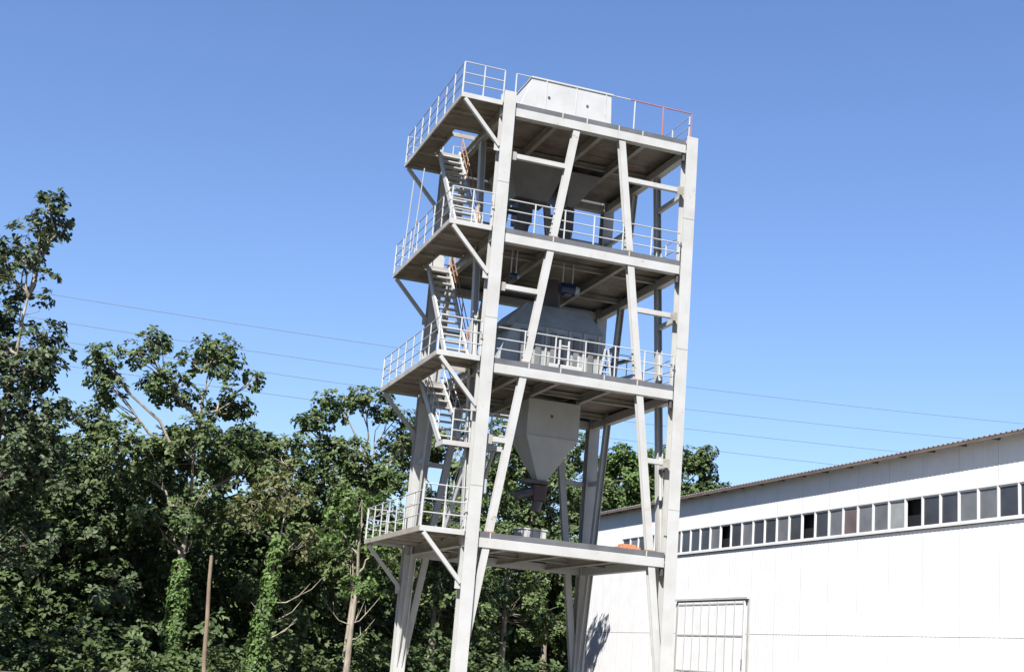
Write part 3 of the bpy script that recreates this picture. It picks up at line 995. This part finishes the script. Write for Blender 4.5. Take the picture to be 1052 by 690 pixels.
FAR = 'trees behind the tower and warehouse'
tree('tall_tree', 'tallest dark leafy tree at the left edge with thin tapering top', -14.9, 8.6, 17.2,
     [(0.75, 0, 16.2, 0.35, 0.5), (0.9, 0, 15.3, 0.5, 0.6), (0.4, 0, 14.5, 0.7, 0.6), (-0.5, 0, 14.0, 0.7, 0.6), (0.2, 0.2, 13.6, 1.1, 1.1), (-1.2, 0.2, 12.4, 1.5, 1.3), (0.4, 0, 12.3, 1.0, 0.8), (0.1, 0, 11.0, 1.7, 1.2), (1.7, 0, 10.5, 1.0, 1.2), (1.6, 0, 8.4, 1.4, 1.0),
      (0.2, 0, 8.8, 2.2, 1.5), (-2.6, 0, 9.0, 2.0, 2.0), (0.6, 0.3, 6.6, 2.7, 1.6), (0.0, 0.4, 4.0, 3.0, 2.0)],
     'leaf_blue', 'bark', 0.21, 3, 150, 24, 0.18, 11, lean=(0.8, 0), bare=2, crad=(0.48, 0.92))
tree('broadleaf_tree', 'broad tree with rounded top clumps and an ivy-wrapped pale forked trunk', -7.0, 16.4, 14.4,
     [(-2.7, 0, 13.1, 1.05, 0.8), (-0.2, 0, 13.1, 1.15, 0.8), (1.7, 0, 12.6, 0.7, 0.45), (-4.2, 0, 12.5, 0.6, 0.7), (-3.7, 0.2, 11.2, 0.9, 0.8), (-1.5, 0, 11.7, 1.1, 0.7),
      (0.9, 0, 11.4, 1.2, 0.7), (-0.3, 0.6, 9.4, 2.4, 1.1), (-2.6, 0.6, 8.8, 1.7, 1.1), (1.7, 0.5, 8.9, 1.6, 1.1), (-0.6, 1.2, 6.6, 2.6, 1.2)],
     'leaf', 'bark', 0.16, 5, 128, 24, 0.18, 11, crad=(0.45, 0.9), lean=(-0.2, 0), ivy=4.6, bare=4)
tree('broadleaf_tree', 'loose open tree reaching up beside the lower left platforms of the tower', 0.75, 19.4, 13.6,
     [(-1.7, 0, 12.5, 0.8, 0.6), (-0.1, 0, 12.9, 0.7, 0.5), (-2.5, 0.2, 11.6, 0.7, 0.5), (1.0, 0, 12.0, 0.9, 0.6), (1.8, 0, 11.0, 0.9, 0.7), (-0.6, 0, 10.2, 1.6, 0.8),
      (0.6, 0.5, 8.6, 2.2, 1.2), (0.2, 0.8, 6.2, 2.2, 1.4)],
     'leaf', 'bark', 0.14, 9, 92, 24, 0.18, 11, crad=(0.45, 0.9), lean=(0.3, 0), bare=3)
tree('broadleaf_tree', 'low rounded tree filling the gap between two taller trees left of the tower', -2.2, 24.2, 11.6,
     [(-0.4, 0, 10.5, 2.4, 1.2), (2.4, 0, 10.3, 2.0, 1.2), (-2.4, 0, 10.9, 2.0, 1.3), (1.2, 0, 8.4, 3.0, 1.4), (0.3, 0, 6.4, 3.6, 2.0), (0.3, 0, 3.6, 3.4, 1.8)],
     'leaf', 'bark', 0.16, 13, 86, 27, 0.20, 11, bare=3)
tree('broadleaf_tree', 'dense shaded tree behind the gap beside the tallest left tree', -11.4, 21.5, 10.4,
     [(0, 0, 9.3, 2.2, 1.4), (-2.8, 0, 7.6, 2.2, 1.6), (2.8, 0, 8.4, 2.2, 1.5), (0.2, 0, 5.4, 3.8, 2.0), (1.2, 0, 3.0, 3.6, 1.6)],
     'leaf_blue', 'bark_dark', 0.18, 17, 92, 27, 0.20, 11, bare=4)
tree('slender_tree', 'slender tree with bare pale forks and a skirt of ivy right of the wooden post', -4.2, 12.2, 9.0,
     [(0.2, 0, 7.6, 0.9, 0.7), (-0.9, 0, 6.4, 0.7, 0.5), (0.9, 0.2, 5.6, 0.6, 0.5)],
     'leaf_olive', 'bark', 0.11, 25, 13, 14, 0.175, 10, ivy=5.6, bare=4)
tree('slender_tree', 'bright green young tree with a pale trunk beside the lowest platform railing', -0.2, 14.5, 9.6,
     [(0.0, 0, 7.4, 1.1, 0.7), (1.0, 0, 6.2, 0.9, 0.7), (-0.9, 0, 6.4, 0.8, 0.6), (0.3, 0.1, 4.4, 0.7, 0.6)],
     'leaf_bright', 'bark', 0.14, 29, 20, 15, 0.175, 10, bare=4)
tree('broadleaf_tree', 'leafy tree standing behind the tower stairs', 6.4, 25.5, 15.2,
     [(0.5, 0, 12.6, 1.9, 1.5), (-1.4, 0, 10.8, 1.8, 1.6), (2.0, 0, 10.2, 2.0, 1.6), (0, 0, 7.8, 3.0, 2.0), (0.6, 0, 4.6, 3.2, 2.0)],
     'leaf', 'bark', 0.2, 33, 76, 27, 0.20, 11)
tree('broadleaf_tree', 'dense tree behind the pale tapering hopper of the tower', 12.2, 31.5, 15.6,
     [(0, 0, 13.0, 2.2, 1.7), (-1.9, 0, 11.0, 2.0, 1.7), (1.9, 0, 10.8, 2.0, 1.7), (0, 0, 8.2, 3.0, 2.0), (0.2, 0, 4.6, 3.2, 2.0)],
     'leaf', 'bark', 0.2, 37, 76, 27, 0.20, 11)
tree('broadleaf_tree', 'green tree between the rear tower columns and the warehouse end', 20.2, 46.0, 18.8,
     [(0, 0, 15.4, 2.7, 2.2), (-2.4, 0, 13.0, 2.4, 2.0), (2.3, 0, 12.6, 2.4, 2.0), (0, 0, 9.2, 3.8, 2.6), (-1.0, 0, 5.0, 3.8, 2.4)],
     'leaf', 'bark', 0.24, 41, 86, 30, 0.235, 11, group=FAR, crad=(0.7, 1.25))
tree('broadleaf_tree', 'round tree rising over the warehouse roof just past the tower', 31.3, 49.5, 19.6,
     [(-0.6, 0, 16.6, 2.0, 1.8), (1.8, 0, 17.6, 1.4, 0.9), (2.9, 0, 15.0, 1.4, 1.3), (-2.6, 0, 14.6, 2.2, 1.8), (1.6, 0, 13.9, 2.4, 1.7), (-0.4, 0, 12.0, 3.4, 2.0), (0, 0, 8.6, 3.6, 2.4)],
     'leaf', 'bark', 0.26, 45, 96, 30, 0.235, 11, group=FAR, crad=(0.7, 1.2))
tree('broadleaf_tree', 'tree behind the right tower column joining the round tree over the roof', 26.2, 47.5, 18.4,
     [(0, 0, 15.4, 2.3, 2.0), (-1.8, 0, 13.2, 2.2, 1.8), (2.0, 0, 12.8, 2.2, 2.0), (0, 0, 9.4, 3.4, 2.6)],
     'leaf_bright', 'bark', 0.24, 49, 70, 30, 0.235, 11, group=FAR, crad=(0.7, 1.2))

# the wood behind, one shaded mass
rng = np.random.default_rng(77)
N = 9500
s = rng.uniform(0, 1, N)
bx = -24 + 46 * s
by = np.interp(bx, [-24, -10, 0, 8, 14, 22], [15, 19, 27, 33, 40, 54]) + rng.uniform(-1.5, 6.5, N)
hmax = 8.2 + 1.0 * np.sin(bx * 0.9) + 0.9 * np.sin(bx * 2.3 + 1) + 0.03 * by
bz_ = 0.2 + hmax * rng.uniform(0, 1, N) ** 0.85
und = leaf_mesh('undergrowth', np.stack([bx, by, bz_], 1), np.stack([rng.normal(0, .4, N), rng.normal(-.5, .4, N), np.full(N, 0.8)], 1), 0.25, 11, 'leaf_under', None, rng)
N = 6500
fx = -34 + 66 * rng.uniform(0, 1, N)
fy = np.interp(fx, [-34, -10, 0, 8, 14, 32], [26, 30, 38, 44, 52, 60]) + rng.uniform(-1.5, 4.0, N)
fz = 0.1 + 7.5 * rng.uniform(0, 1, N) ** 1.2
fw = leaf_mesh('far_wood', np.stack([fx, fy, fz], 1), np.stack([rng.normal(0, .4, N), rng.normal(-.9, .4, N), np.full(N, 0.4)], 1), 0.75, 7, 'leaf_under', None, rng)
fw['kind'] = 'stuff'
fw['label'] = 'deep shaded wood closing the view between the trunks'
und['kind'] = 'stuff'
und['label'] = 'dark shaded understorey filling the wood behind the trees'
N = 1500
bx = rng.uniform(-22, 12, N)
by = np.interp(bx, [-22, -13, -8, -4, 2, 12], [9, 10, 9.5, 13, 16, 23]) + rng.uniform(-1.2, 3.5, N)
bz_ = 0.1 + rng.uniform(0, 1, N) ** 1.3 * (1.6 + 0.8 * np.sin(bx * 1.7) + 0.5 * np.sin(bx * 4.1))
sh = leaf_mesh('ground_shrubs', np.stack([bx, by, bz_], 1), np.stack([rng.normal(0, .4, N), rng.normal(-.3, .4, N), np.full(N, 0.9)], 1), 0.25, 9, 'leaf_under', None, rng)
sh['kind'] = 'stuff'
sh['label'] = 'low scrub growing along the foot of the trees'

post = MB().path([(-6.98, 4.2, -0.3), (-7.12, 4.23, 1.1), (-7.18, 4.2, 2.2), (-7.27, 4.23, 3.3), (-7.31, 4.21, 4.19)], [0.075, 0.066, 0.066, 0.058, 0.055], 9).build('wooden_post', 'wood', None)
tag(post, 'bare brown wooden post standing in front of the trees', 'post')
